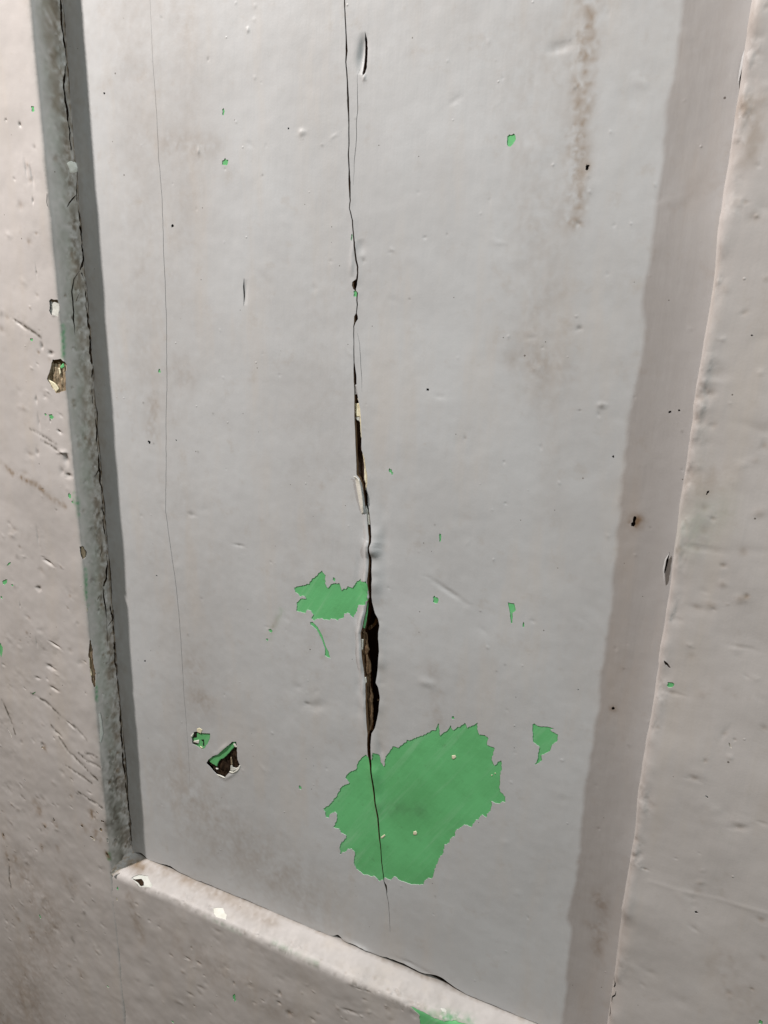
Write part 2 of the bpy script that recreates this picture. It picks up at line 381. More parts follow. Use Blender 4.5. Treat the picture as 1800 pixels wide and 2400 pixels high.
# ---- openings: (part, name, polygon in unfolded metres, floor material, floor depth mm, wall material or None)
openings = []
def opening(part, name, poly, floor, depth, wall=None, label=None): openings.append(dict(part=part, name=name, poly=poly, floor=floor, depth=depth * 1e-3, wall=wall, label=label))
def green(part, pts, name='green_patch', amp=0.0005, label=None, seed=0): opening(part, name, rough(on(FN[part], pts), amp, seed=seed), GREEN, 0.26, None, label)
def green_blob(part, px, py, rx, ry, rot=0, name='green_fleck', mat=GREEN, depth=0.26, wall=None):
    c = FN[part](px, py); opening(part, name, rough(blob(c, rx * PXM, ry * PXM, math.radians(rot), 12, .35, int(px)), 0.00015, 0.0004), mat, depth, wall)

# the long split down the panel: rows of (y, left x, right x) measured from top to bottom
split = [(-60, 802, 805), (0, 805, 808), (36, 806.5, 809.5), (83, 809, 812), (119, 809, 814), (145, 808, 811), (188, 812, 815), (235, 812.5, 817.5), (282, 815.5, 818.5),
 (336, 816, 819), (362, 814.5, 817.5), (398, 816.5, 819.5), (427, 816, 821.5), (470, 819, 822), (488, 817.5, 820), (517, 824.5, 827.5), (540, 825.5, 828.5), (568, 828, 831.5), (592, 830, 834),
 (610, 832, 836), (626, 835.5, 839.5), (640, 836, 839.5), (654, 834, 838.5), (661, 825, 837), (669, 824, 836.5), (677, 827, 834), (682, 832.5, 834.5), (686, 835.5, 838.5), (703, 834.5, 837.5), (715, 835.5, 838.5), (734, 833.8, 836),
 (742, 829, 838), (748, 829, 838.5), (756, 829, 833), (765, 827.5, 830), (800, 828, 830), (850, 828.5, 831), (880, 828.3, 835.4), (911, 829.8, 836.2), (935, 830.2, 839.3), (956, 830.5, 844),
 (984, 831.2, 847), (1022, 833, 848), (1054, 834.4, 848.5), (1073, 835.2, 855), (1101, 836, 859), (1113, 836.5, 862), (1120, 843, 862), (1133, 849, 862), (1146, 851.5, 860), (1158, 853, 863),
 (1181, 855.5, 863), (1204, 860.7, 867.5), (1230, 863, 870.5), (1255, 867, 873.5), (1269, 868.5, 873.8), (1281, 866.5, 870), (1305, 866, 873), (1337, 865.8, 873.8), (1359, 863.6, 875), (1380, 865.5, 874),
 (1398, 867, 873), (1411, 862, 874), (1436, 857.9, 880), (1449, 855, 887), (1465, 851.5, 890.4), (1483, 846.5, 888), (1497, 846.7, 888), (1525, 848, 889.5), (1553, 850.6, 888), (1582, 854, 884.5),
 (1599, 856.5, 882), (1610, 857, 887.5), (1633, 857.3, 891.3), (1665, 858, 888.6), (1687, 858.8, 884), (1705, 860.5, 879.6), (1718, 862, 872.5), (1742, 861, 870.5), (1768, 862.4, 871.4), (1780, 865, 871.3),
 (1800, 868.5, 873), (1847, 874.3, 878.6), (1872, 877, 880.6), (1919, 883.7, 887.5), (1963, 887.3, 890.6), (1981, 890.4, 892.6), (2017, 892.7, 894.8), (2067, 898.6, 900.6), (2076, 901, 906), (2086, 904, 907), (2096, 905, 906.4), (2118, 909.5, 910.6), (2162, 912.6, 913.5), (2185, 913.6, 914.2)]
sl = resample(on(panel_pt, [(a, y) for y, a, b in split]), 0.0011, False); sr = resample(on(panel_pt, [(b, y) for y, a, b in split]), 0.0011, False)
jit = lambda L, s: [(x + 0.00013 * float(fbm(np.array([x / .0015]), np.array([y / .0015]), s, 2)[0]), y) for x, y in L]
SPLIT = jit(sl, 6) + jit(sr, 6)[::-1]
opening('panel', 'split_floor', SPLIT, DARK, 9.0, WOOD)
mid = [((a + b) / 2, y) for y, a, b in split]
Lmid = on(panel_pt, mid)
fold('panel', [p for p in mid if 1180 < p[1] < 1860], 30, 0.95, 0)            # boards cup outwards along the split
fold('panel', [p for p in mid if 880 < p[1] < 1300], 16, 0.45, 0)
fold('panel', [p for p in mid if 60 < p[1] < 900], 10, 0.22, 0)
fold('panel', [p for p in mid if 1760 < p[1] < 2100], 14, 0.35, 0)
fold('panel', [(862, 1150), (845, 1300), (838, 1380), (832, 1480), (838, 1580), (842, 1700), (852, 1760)], 9, -0.35, 0)
fold('panel', [(895, 1130), (903, 1250), (905, 1380)], 12, -0.30)
fold('panel', [(884, 1700), (893, 1760), (899, 1830)], 8, -0.40)
el = [(a - 5, y) for y, a, b in split]; er = [(b + 3, y) for y, a, b in split]
fold('panel', [p for p in el if 1125 < p[1] < 1745], 6, 1.25); fold('panel', [p for p in er if 1190 < p[1] < 1420], 18, 1.7); fold('panel', [p for p in er if 1690 < p[1] < 1960], 15, 1.6); fold('panel', [p for p in er if 1420 < p[1] < 1690], 14, 0.6)
fold('panel', [(832, 560), (824, 600), (823, 650)], 6, 0.5)
fold('panel', [(845, 560), (848, 600)], 10, -0.35)

# hairline cracks
def hair(part, pts, wd, depth=0.8, mat=WOOD, name='hairline_crack'):
    L = resample(on(FN[part], pts), 0.002, False); n = len(L); wv = np.array([wd * PXM * (0.25 + 0.75 * min(1, 4 * i / n, 4 * (n - 1 - i) / n)) for i in range(n)])
    L = [(x + 0.0003 * float(fbm(np.array([x / .003]), np.array([y / .003]), 8, 3)[0]), y) for x, y in L]
    opening(part, name, ribbon(L, np.maximum(wv, 0.00006)), mat, depth, None)
hair('panel', [(352, -60), (352.6, 0), (356, 90), (361.7, 188), (367, 271), (370.7, 362), (378, 452), (380, 499), (382, 579), (385, 636), (388.8, 727), (390.6, 835), (390.6, 907), (388.8, 962), (388.8, 1142), (388.8, 1200), (401, 1290), (412, 1363), (421, 1453), (426.8, 1543), (432, 1634), (439.4, 1724), (443, 1790), (444, 1850)], 1.5, 0.7)
hair('panel', tile(600, 0, [(668, 445), (655, 500), (656, 700), (650, 800), (651, 870), (636, 1030), (632, 1200)]), 1.4, 0.5)
hair('panel', tile(600, 600, [(655, 500), (672, 580), (680, 700), (688, 880)]), 1.2, 0.5)

# green patches of the panel
green('panel', tile(600, 1200, [(247, 490), (300, 478), (345, 462), (365, 435), (395, 410), (425, 372), (440, 395), (452, 410), (450, 465), (465, 490), (490, 465), (540, 460), (555, 510), (575, 500), (600, 480), (630, 492), (645, 470), (655, 445), (680, 430), (685, 450), (722, 440), (736, 470), (730, 560), (712, 598), (665, 605), (650, 645), (628, 685), (610, 660), (570, 655), (565, 680), (530, 702), (500, 690), (470, 700), (420, 690), (375, 705), (358, 690), (370, 665), (355, 640), (335, 632), (315, 655), (265, 640), (262, 590), (290, 565), (325, 560), (320, 545), (285, 545), (255, 515)]), label='ragged green patch left of the split')
big = tile(600, 1200, [(655, 1630), (685, 1590), (715, 1570), (735, 1590), (752, 1600), (760, 1550), (800, 1575), (808, 1610), (818, 1645), (830, 1650), (835, 1600), (850, 1570), (890, 1520), (930, 1525), (975, 1480), (1010, 1475), (1085, 1445), (1130, 1420), (1165, 1410), (1187, 1365), (1190, 1450), (1235, 1420), (1260, 1380), (1275, 1415), (1310, 1395), (1355, 1370), (1370, 1400), (1440, 1365), (1430, 1410), (1450, 1440), (1505, 1455), (1500, 1510), (1545, 1525), (1535, 1580), (1525, 1600), (1545, 1640), (1590, 1605), (1590, 1650)]) + tile(600, 1800, [(1578, 110), (1580, 150), (1617, 185), (1615, 215), (1570, 232), (1530, 215), (1525, 260), (1490, 320), (1465, 305), (1425, 345), (1395, 385), (1350, 368), (1300, 400), (1285, 445), (1255, 465), (1250, 490), (1225, 500), (1215, 550), (1185, 590), (1165, 640), (1150, 690), (1140, 722), (1115, 712), (1090, 735), (1085, 757), (1010, 757), (975, 745), (940, 738), (900, 705), (885, 710), (870, 727), (835, 715), (800, 735), (765, 705), (700, 695), (650, 655), (632, 615), (640, 545), (610, 520), (565, 550), (543, 560), (543, 495), (580, 455), (583, 435), (548, 425), (540, 395), (500, 385), (520, 345), (525, 300), (510, 285), (480, 300), (472, 325), (455, 320), (440, 260), (490, 225), (540, 150), (560, 115), (605, 100), (580, 60), (600, 30), (650, 5)])
green('panel', big, label='large leaf-shaped green patch crossed by the foot of the split', seed=3)
green('panel', tile(1200, 1200, [(132, 1375), (150, 1372), (165, 1385), (235, 1392), (270, 1405), (245, 1415), (280, 1435), (297, 1445), (290, 1485), (260, 1510), (245, 1550), (205, 1572), (190, 1580), (195, 1610), (170, 1630), (148, 1637), (165, 1600), (170, 1560), (180, 1525), (135, 1490)]), seed=5, amp=0.0003)
green('panel', [(1190, 1412), (1198, 1414), (1205, 1415), (1209, 1431), (1201, 1437), (1201, 1462), (1197, 1460), (1194, 1435)], amp=0.00015)
green('panel', tile(600, 1200, [(350, 712), (368, 712), (400, 745), (430, 800), (452, 870), (470, 905), (483, 950), (462, 940), (445, 930), (448, 890), (425, 825), (395, 765), (352, 728)]), amp=0.00012, name='green_streak')
for a in [(523, 262, 3, 8, 0), (527, 380, 8, 7, 0), (1197, 326, 9, 11, 0), (373, 870, 4, 5, 0), (917, 1105, 4, 8, 30), (1032, 1260, 2.8, 10, 0), (1021, 1407, 7, 11, 0), (783, 1358, 4, 5, 0), (635, 1478, 7, 5, 0), (627, 1499, 4, 4, 0), (704, 1846, 5, 6, 0), (1062, 1682, 4, 4, 0), (1227, 1464, 2.5, 6, 0), (832, 688, 4, 7, 0), (824, 555, 2, 8, 0)]:
    green_blob('panel', *a)

# two gouged chips low on the left of the panel
za = lambda p: tile(430, 1690, p, 11.06)
opening('panel', 'gouge', rough(on(panel_pt, za([(260, 290), (340, 270), (490, 310), (690, 320), (690, 420), (640, 560), (580, 650), (540, 720), (450, 720), (380, 660), (290, 620), (230, 590), (215, 430)])), 0.0002), GREEN, 0.55, None)
CHIPB = rough(on(panel_pt, za([(600, 1090), (650, 1000), (740, 920), (900, 850), (1270, 535), (1370, 535), (1390, 700), (1400, 1000), (1470, 1150), (1440, 1240), (1280, 1330), (1200, 1320), (1100, 1420), (1080, 1460), (950, 1410), (860, 1370), (700, 1200)])), 0.0002)
opening('panel', 'gouge', CHIPB, DARK, 1.5, None, 'gouge down to dark brown wood')
fold('panel', za([(720, 900), (900, 830), (1250, 520)]), 7, 0.35); fold('panel', za([(860, 1400), (1080, 1490), (1300, 1360), (1480, 1180)]), 6, 0.35)

# long gouge beside the top of the split, slit on the left board, rust spot and pin holes
opening('panel', 'gouge', rough(on(panel_pt, tile(600, 0, [(704, 200), (716, 250), (721, 330), (715, 440), (703, 478), (690, 492), (686, 470), (694, 400), (697, 330), (699, 260)])), 0.0001, 0.0005), DARK, 2.6, PLUM, 'long narrow gouge beside the top of the split')
fold('panel', tile(600, 0, [(698, 205), (690, 290), (680, 380), (678, 485)]), 9, -1.5); dent('panel', 853, 181, 4, 5, .5)
opening('panel', 'slit', ribbon(on(panel_pt, tile(0, 600, [(1580, 145), (1577, 200), (1580, 260), (1577, 325)])), np.array([1, 4, 3.5, .8]) * PXM), PLUM, 0.8, None)
fold('panel', tile(0, 600, [(1592, 150), (1590, 240), (1588, 320)]), 5, -0.5)
for i, (x, y, r) in enumerate([(1437, 1661, 3.5), (1376, 391, 4), (675, 301, 2), (1570, 966, 2.5), (244, 219, 2.5), (403, 530, 3.5), (367, 1349, 2.5), (340, 1549, 3), (1003, 913, 3), (1437, 1070, 2), (1355, 1617, 1.8), (349, 1036, 4), (412, 1032, 2), (1591, 962, 2)]):
    green_blob('panel', x, y, r, r * 1.15, 20 * i, 'pin_hole', HOLE_BLACK, 0.9)
opening('panel', 'pin_hole', on(panel_pt, tile(1200, 1200, [(783, 45), (790, 28), (805, 30), (806, 45), (798, 60), (800, 80), (788, 97), (772, 92), (770, 75), (782, 65)])), HOLE_BLACK, 0.9)
stain('panel', [(1487, 1222)], 15, 0.8, 0, 1.4); stain('panel', [(1437, 1661)], 10, .35); stain('panel', [(1376, 391)], 8, .4)

for q, wq in ((tile(1200, 0, [(1508, 325), (1492, 410), (1480, 545), (1474, 600)]), 5), (tile(1200, 1200, [(1020, 262), (1004, 310), (992, 370), (988, 400)]), 6)):
    opening('panel', 'edge_gap', ribbon(on(panel_pt, q), np.array([.6, wq, wq * .8, .6]) * PXM), DARK, 1.5, None)
# stains of the panel
stain('panel', [(1392, -40), (1385, 30), (1372, 180), (1358, 300), (1345, 520)], 20, 0.34, 0, 1.4)
stain('panel', [(1374, 0), (1360, 160), (1350, 240)], 14, 0.22, 0, 1.6)
stain('panel', [(420, -20), (445, 140), (440, 400), (430, 560)], 50, 0.10, 0, .6); stain('panel', [(300, 0), (330, 500), (340, 900)], 60, 0.08, 0, .6)
stain('panel', [(380, 340), (500, 345)], 26, 0.16); stain('panel', [(430, 880)], 45, 0.17, 0, .7); stain('panel', [(360, 950), (350, 1010)], 20, .25); stain('panel', [(470, 1640)], 40, 0.28); stain('panel', [(455, 1560)], 40, .18)
stain('panel', [(420, 1850), (520, 1950), (700, 2080)], 120, 0.14); stain('panel', [(1030, 1700), (1010, 1560)], 20, .12)
stain('panel', [(920, 1895), (980, 1900)], 26, 0.30, 2, .8); stain('panel', [(1408, 2100), (1412, 2150), (1400, 2230)], 18, .22, 0, 1.1); stain('panel', [(1380, 2170)], 12, .25)
stain('panel', [(1200, 840), (1330, 870)], 20, 0.12); stain('panel', [(1230, 140), (1260, 900)], 60, .10); stain('panel', [(660, 1430), (628, 1500)], 9, .12, 1, 1.2); stain('panel', [(655, 1440), (630, 1490)], 8, .15, 0, 1.2); stain('panel', [(760, 700), (700, 1700)], 90, .05)
stain('panel', [(1340, 0), (1310, 600), (1290, 1200)], 40, 0.07, 0, .5)
stain('panel', [(300, 0), (480, 2000), (900, 2240)], 170, 0.09, 0, .4); stain('panel', [(200, -40), (1600, -40)], 220, .07, 0, .4); stain('panel', [(1600, 0), (1330, 2400)], 130, .07, 0, .4)
dent('panel', 745, 1655, 26, 14, -0.5, 20); dent('panel', 720, 1650, 10, 6, -.35, 0, .2); dent('panel', 560, 1278, 16, 4, -.25, 0, .35); dent('panel', 448, 1206, 12, 6, -.3, 0, .25)
dent('panel', 1050, 1385, 40, 7, -.4, -25); dent('panel', 1000, 1600, 30, 12, .4, 0); dent('panel', 1410, 950, 9, 6, .35, 20, .3); dent('panel', 1358, 770, 6, 5, -.3, 0, .2)
dent('panel', 706, 310, 8, 7, .45); dent('panel', 465, 355, 4, 7, .35); dent('panel', 580, 70, 4, 5, .3); dent('panel', 1318, 110, 22, 8, -.3, 10)
for i in range(130):
    x, y = random.uniform(330, 1640), random.uniform(0, 2250); r = random.uniform(2.0, 4.5)
    dent('panel', x, y, r, r * random.uniform(.8, 1.5), random.choice((1, -1)) * random.uniform(.05, .16), random.uniform(0, 90), random.choice((0, 0, .25)))
for i in range(60):
    x, y = random.uniform(330, 1640), random.uniform(0, 2250); r = random.uniform(9, 24)
    dent('panel', x, y, r, r * random.uniform(.4, .8), random.choice((1, -1)) * random.uniform(.06, .16), random.uniform(-60, 60))

# ---- left stile: chips on its arris, knocks on its face, cracks in its recess wall
zb = lambda p: tile(90, 640, p, 6.32)
opening('left', 'arris_chip', rough(on(left_pt, zb([(200, 1285), (330, 1270), (400, 1330), (425, 1400), (405, 1450), (400, 1600), (400, 1740), (260, 1780), (190, 1690), (120, 1570), (170, 1430)])), 0.0003), TAN, 1.7, TAN, 'chip down to tan wood with cream primer at its foot')
opening('left', 'arris_chip', rough(on(left_pt, zb([(150, 410), (190, 385), (285, 400), (315, 450), (310, 540), (290, 640), (190, 620), (155, 560), (165, 480)])), 0.0003), PALE, 1.0, None)
zc = lambda p: tile(0, 1200, p)
opening('left', 'arris_chip', rough(on(left_pt, zc([(512, 225), (540, 222), (565, 260), (555, 295), (535, 310), (520, 280)])), 0.0003), TAN, 0.9, None)
opening('left', 'arris_chip', rough(on(left_pt, zc([(575, 835), (588, 830), (605, 900), (608, 980), (622, 1060), (620, 1135), (605, 1140), (590, 1090), (580, 1010), (570, 930)])), 0.0003), TAN, 1.0, WOOD)
opening('left', 'arris_chip', rough(on(left_pt, zc([(640, 1310), (655, 1300), (668, 1360), (675, 1440), (660, 1500), (648, 1490), (652, 1400)])), 0.0002), PALE, 0.6, None)
for a in [(120, 977, 9, 8, 0), (106, 972, 4, 4, 0), (163, 1162, 6, 8, 0), (170, 1177, 3, 4, 0), (73, 796, 5, 4, 0), (77, 255, 5, 7, 0), (2, 1525, 8, 24, -8), (10, 1365, 15, 6, 40), (28, 1372, 6, 4, 0), (94, 2148, 4, 10, 15), (253, 2312, 6, 4, 0), (20, 1322, 13, 2.5, 32), (3, 1400, 4, 5, 0), (78, 1625, 10, 2, 35)]:
    green_blob('left', *a)
for a in [(173, 1165, 3, 12), (183, 1190, 3, 20), (201, 1370, 3, 40), (205, 1430, 3, 14), (227, 1620, 3, 25), (148, 800, 3, 40), (255, 2008, 5, 6)]:      # arris worn through to green
    stain('left', [(a[0], a[1] - a[3]), (a[0], a[1] + a[3])], a[2] * 1.3, 0.65, 1, 1.6)
for q in [(215, 1962, 9, 4, -10, TAN), (236, 1944, 6, 7, 0, TAN), (192, 1936, 7, 4, 20, BROWN), (240, 1925, 8, 3, 0, BROWN), (252, 1970, 4, 8, 0, PALE), (228, 1905, 6, 3, -30, BROWN), (250, 2002, 5, 6, 0, BROWN), (232, 1890, 14, 1.6, -38, BROWN), (212, 1872, 12, 1.4, -38, PLUM), (104, 1937, 3, 7, 10, BROWN), (127, 1922, 2.5, 8, 20, BROWN), (98, 1985, 3, 3, 0, BROWN), (7, 1958, 3, 6, 0, BROWN), (58, 1828, 6, 2, -50, BROWN), (100, 1752, 6, 4, 0, TAN), (26, 2070, 1.5, 14, 8, PLUM)]:
    green_blob('left', q[0], q[1], q[2], q[3], q[4], 'worn_fleck', q[5], 0.5)
green_blob('left', 22, 1718, 2.2, 18, 28, 'primer_scratch', WHITE, 0.3)
green_blob('left', 220, 1967, 3.5, 4, 0, 'primer_fleck', CREAM, 0.3); green_blob('left', 205, 1430, 2, 6, 0, 'primer_fleck', CREAM, 0.3)
hair('left', tile(0, 0, [(490, 1265), (460, 1300), (430, 1345)]), 4, 1.2, DARK); hair('left', tile(0, 0, [(303, 1250), (303, 1310), (315, 1350)]), 2.5, .8)
hair('left', tile(0, 600, [(515, 95), (480, 150), (465, 230), (475, 340), (478, 430), (485, 510)]), 4.0, 1.2, DARK); hair('left', tile(0, 600, [(640, 1360), (630, 1400), (615, 1440)]), 3, 1., DARK)
hair('left', tile(0, 600, [(512, 240), (500, 270), (488, 305)]), 2.5, .7)
hair('left', zc([(668, 490), (680, 570), (690, 640), (695, 690)]), 4.5, 1.5, DARK); hair('left', zc([(695, 690), (697, 800), (700, 880)]), 1.8, .8); hair('left', zc([(735, 690), (715, 725), (700, 750)]), 3, 1., DARK)
hair('left', zc([(665, 190), (660, 250), (650, 300)]), 2.5, .8); hair('left', zc([(650, 540), (632, 575)]), 4, .8)
fold('left', tile(0, 0, [(385, 0), (400, 240), (420, 400), (410, 560), (440, 800), (450, 920), (480, 1080), (490, 1260)]), 7, 0.5)
fold('left', tile(0, 600, [(545, 0), (520, 95), (560, 200), (570, 300), (580, 500), (600, 760), (605, 980)]), 7, 0.55)
fold('left', tile(0, 600, [(615, 1000), (635, 1360), (665, 1450), (680, 1600)]), 7, 0.5); fold('left', zc([(690, 0), (700, 250), (690, 420), (740, 680), (760, 900), (775, 1150)]), 7, 0.5); fold('left', zc([(770, 1230), (800, 1350), (805, 1480), (825, 1640)]), 7, .6)
for x, y, ru, rv, h, r, s in [(112, 1318, 17, 5, -1.3, -20, .35), (90, 1380, 9, 7, -1.2, 0, .45), (130, 1512, 17, 4, -1.1, -18, .35), (118, 1564, 15, 6, -1.3, -10, .35), (127, 1615, 14, 5, -.9, -15, .3), (88, 1590, 8, 4, -.6, 0, .2),
    (46, 292, 4, 6, -.7, 30, .5), (14, 281, 2, 2, -.5, 0, .7), (60, 395, 4, 22, -.5, 5, .2), (75, 415, 4, 22, -.5, 5, .2), (77, 470, 3, 8, -.5, 0, .4), (84, 637, 2, 14, -.4, 0, .45), (45, 760, 20, 4, -.5, -30, .25),
    (97, 812, 5, 8, -.8, 0, .3), (118, 828, 9, 6, -.9, 0, .5), (84, 936, 4, 8, -.6, 0, .35), (90, 988, 4, 16, -.5, 0, .3), (117, 985, 2, 6, -.5, 0, .6), (138, 1012, 7, 4, -1.0, -30, .6), (88, 1060, 6, 9, -.5, 0, .3), (155, 1078, 9, 12, -1.2, 0, .35), (160, 1115, 11, 6, -1.0, 0, .4),
    (145, 1060, 14, 6, .9, 0, 0), (145, 1105, 8, 10, -.6, 0, .2), (88, 1260, 4, 22, -.4, 0, .25), (47, 1418, 2, 10, -.4, 0, .4), (87, 1505, 3, 15, -.3, 0, .3), (100, 1745, 7, 8, -.6, 0, .5), (135, 1720, 14, 6, -.7, -20, .3), (165, 1700, 14, 4, -.7, -30, .4), (50, 1740, 8, 8, -.4, 0, .2)]:
    dent('left', x, y, ru, rv, h, r, s)
for pts in [[(72, 1625), (105, 1645), (140, 1675)], [(170, 1698), (185, 1715), (203, 1735)], [(185, 1765), (205, 1785), (238, 1800)], [(185, 1855), (210, 1875), (240, 1893)], [(200, 1765), (228, 1775)], [(20, 2010), (22, 2060), (27, 2080)], [(35, 750), (95, 790)], [(70, 1005), (130, 1040)], [(95, 1030), (150, 1065)], [(5, 1640), (35, 1720)], [(120, 1700), (160, 1760), (230, 1830)], [(150, 1790), (215, 1835)]]:
    fold('left', pts, 6, -0.36); stain('left', pts, 4, 0.45, 2, 1.4)
for i in range(80):                                   # knocks in the recess wall, thicker towards the foot
    t = random.random() ** 0.6; y = 250 + 1750 * t; x0 = 85 + 0.0976 * y - 20; x = random.uniform(x0 + 12, x0 + 62)
    r = random.uniform(3, 9); dent('left', x, y, r, r * random.uniform(.7, 1.8), -random.uniform(.2, .8), random.uniform(-30, 30), random.choice((0, .4, .6, .75)) * (0.5 + .5 * t), random.choice((0, 2)))
for i in range(150):                                  # scuffs on the face, thicker towards the foot
    t = random.random() ** 0.45; y = 100 + 2200 * t; x = random.uniform(0, 60 + 0.09 * y)
    r = random.uniform(2.5, 9); dent('left', x, y, r * random.uniform(1, 2.2), r, random.choice((-1, -1, 1)) * random.uniform(.08, .32), random.uniform(-50, 0), random.choice((0, 0, .2, .35)), random.choice((0, 0, 2)))
for x, y, wd, k, ch in [(105, 1935, 9, .9, 0), (128, 1925, 8, .85, 0), (100, 1985, 12, .5, 0), (135, 1985, 8, .5, 0), (85, 1890, 22, .4, 0), (195, 1935, 9, .7, 0), (215, 1905, 14, .45, 0), (225, 1950, 25, .45, 0), (250, 1930, 14, .6, 2), (250, 2000, 9, .7, 0), (5, 1955, 6, .6, 0), (35, 2010, 8, .6, 0), (15, 2000, 6, .5, 0), (160, 2065, 35, .22, 0), (165, 2085, 12, .3, 2), (75, 2180, 16, .45, 0), (40, 2145, 10, .4, 0), (170, 2200, 9, .35, 2), (105, 1750, 9, .5, 0), (60, 2350, 110, .2, 0), (0, 2390, 90, .25, 0), (190, 2280, 20, .2, 0)]:
    stain('left', [(x, y), (x + 4, y + 10)], wd, k, ch, 1.3)
stain('left', [(0, 1082), (30, 1110), (85, 1135), (120, 1165), (152, 1185)], 8, 0.45, 0, 1.3); stain('left', [(40, 2030), (120, 2150), (60, 2300)], 90, 0.18, 0, 1.2)
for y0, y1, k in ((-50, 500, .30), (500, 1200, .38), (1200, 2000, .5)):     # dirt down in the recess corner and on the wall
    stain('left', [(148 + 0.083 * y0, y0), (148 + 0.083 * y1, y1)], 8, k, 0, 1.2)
stain('left', [(110, 0), (130, 250)], 20, .3, 0); stain('left', [(255, 1800), (285, 2010)], 34, .42, 2, 1.2); stain('left', [(112, 0), (285, 2050)], 34, .13, 1, .7); stain('left', [(118, 0), (288, 2050)], 26, .14, 2, 1.)  # broad green and dark tints also stand in for the wall's shade

# ---- right stile
for pts, wd, dp in [(tile(1400, 2230, [(410, 830), (415, 900), (430, 950), (480, 1010), (470, 1080), (400, 1150)], 13.0), 5.0, 1.5), (tile(1400, 2230, [(545, 1250), (510, 1380), (390, 1430), (380, 1560), (355, 1610)], 13.0), 4.0, 1.2), (tile(1400, 2230, [(290, 1690), (325, 1800), (335, 1900), (300, 2060)], 13.0), 5.0, 1.5), (tile(1400, 2230, [(275, 1110), (310, 1140)], 13.), 3, 1.2)]:
    hair('right', pts, wd, dp, DARK)
green_blob('right', 1571, 1606, 8, 5, -15); green_blob('right', 1783, 2395, 5, 5); green_blob('right', 1562, 1557, 10, 2.5, 45, 'scratch', PLUM, 0.5); green_blob('right', 1711, 1748, 5, 2, 60, 'primer_fleck', WHITE, 0.3)
green_blob('right', 1659, 1154, 2, 5, 20, 'pin_hole', HOLE_BLACK, 0.8); green_blob('right', 1632, 2139, 3, 3, 0, 'pin_hole', HOLE_BLACK, 0.7); green_blob('right', 1657, 1867, 3.5, 2, 30, 'pin_hole', HOLE_BLACK, 0.7); green_blob('right', 1763, 786, 1.6, 1.6, 0, 'pin_hole', HOLE_BLACK, 0.6)
for x, y, ru, rv, h, r, s in [(1674, 880, 20, 12, -.7, -20, 0), (1668, 895, 12, 5, .5, 0, 0), (1661, 921, 8, 7, -.7, 0, .25), (1643, 933, 9, 7, -1., 0, .25), (1635, 950, 14, 10, .8, 0, 0), (1634, 985, 12, 8, -.8, 0, .2), (1669, 998, 6, 5, -.5, 0, .3), (1780, 1007, 28, 7, -.5, 10, .1), (1790, 1045, 5, 7, -.5, 0, .3),
    (1608, 1135, 9, 9, -.5, 0, .1), (1635, 1285, 24, 5, -.45, 0, .25), (1745, 1292, 34, 7, -.3, -8, .3), (1695, 1326, 5, 4, -.5, 0, .3), (1694, 1368, 6, 5, .5, 0, .35), (1632, 1426, 16, 6, -.5, 0, .3), (1740, 1405, 9, 7, .5, 0, .3), (1750, 1398, 4, 4, -.6, 0, .4), (1735, 1518, 18, 4, -.35, 0, .2), (1575, 1625, 13, 4, -.5, 0, .3), (1698, 1720, 4, 12, -.5, 15, .35), (1790, 1706, 5, 5, -.5, 0, .3), (1653, 1783, 3, 3, -.4, 0, .3),
    (1628, 1824, 10, 4, -.6, 0, .3), (1640, 1810, 14, 12, .5, 0, 0), (1735, 1940, 12, 6, -.7, -20, .2), (1728, 1925, 12, 9, .5, 0, 0), (1487, 2008, 10, 5, -.9, -30, .35), (1512, 2038, 5, 2, -.5, 0, .4), (1486, 1970, 8, 6, -.6, 0, .2), (1784, 2157, 7, 5, -.5, 0, .3), (1708, 2328, 6, 6, -.5, 0, .3), (1762, 2320, 3, 3, -.5, 0, .3), (1525, 2280, 10, 6, -.4, 0, .1), (1590, 2345, 26, 12, -.4, 0, 0), (1700, 1900, 22, 14, -.5, 40, 0), (1490, 1865, 4, 12, .6, 0, 0)]:
    dent('right', x, y, ru * 1.3, rv * 1.3, h * .38, r, s, 0)
fold('right', [(1525, 2068), (1600, 2090), (1680, 2108), (1800, 2142), (1850, 2155)], 6, .09, 0, False)
RF['right'].stain(on(right_pt, [(1520, 2068), (1800, 2140)]), .0012, .0, 0)
for i in range(70):
    y = random.uniform(0, 2400); x = random.uniform(1770 - 0.144 * y, 1800); r = random.uniform(2.5, 10)
    dent('right', x, y, r * random.uniform(1, 1.8), r, random.choice((-1, 1)) * random.uniform(.05, .18), random.uniform(-40, 40), random.choice((0, 0, .2)), 0)
stain('right', [(1740, 250), (1765, 350)], 30, .22, 0, 1.2); stain('right', [(1760, 40)], 30, .15); stain('right', [(1640, 1150), (1690, 1120)], 25, .18); stain('right', [(1700, 2270), (1740, 2350)], 50, .14); stain('right', [(1610, 1260), (1660, 1200)], 40, .1, 1, .5)

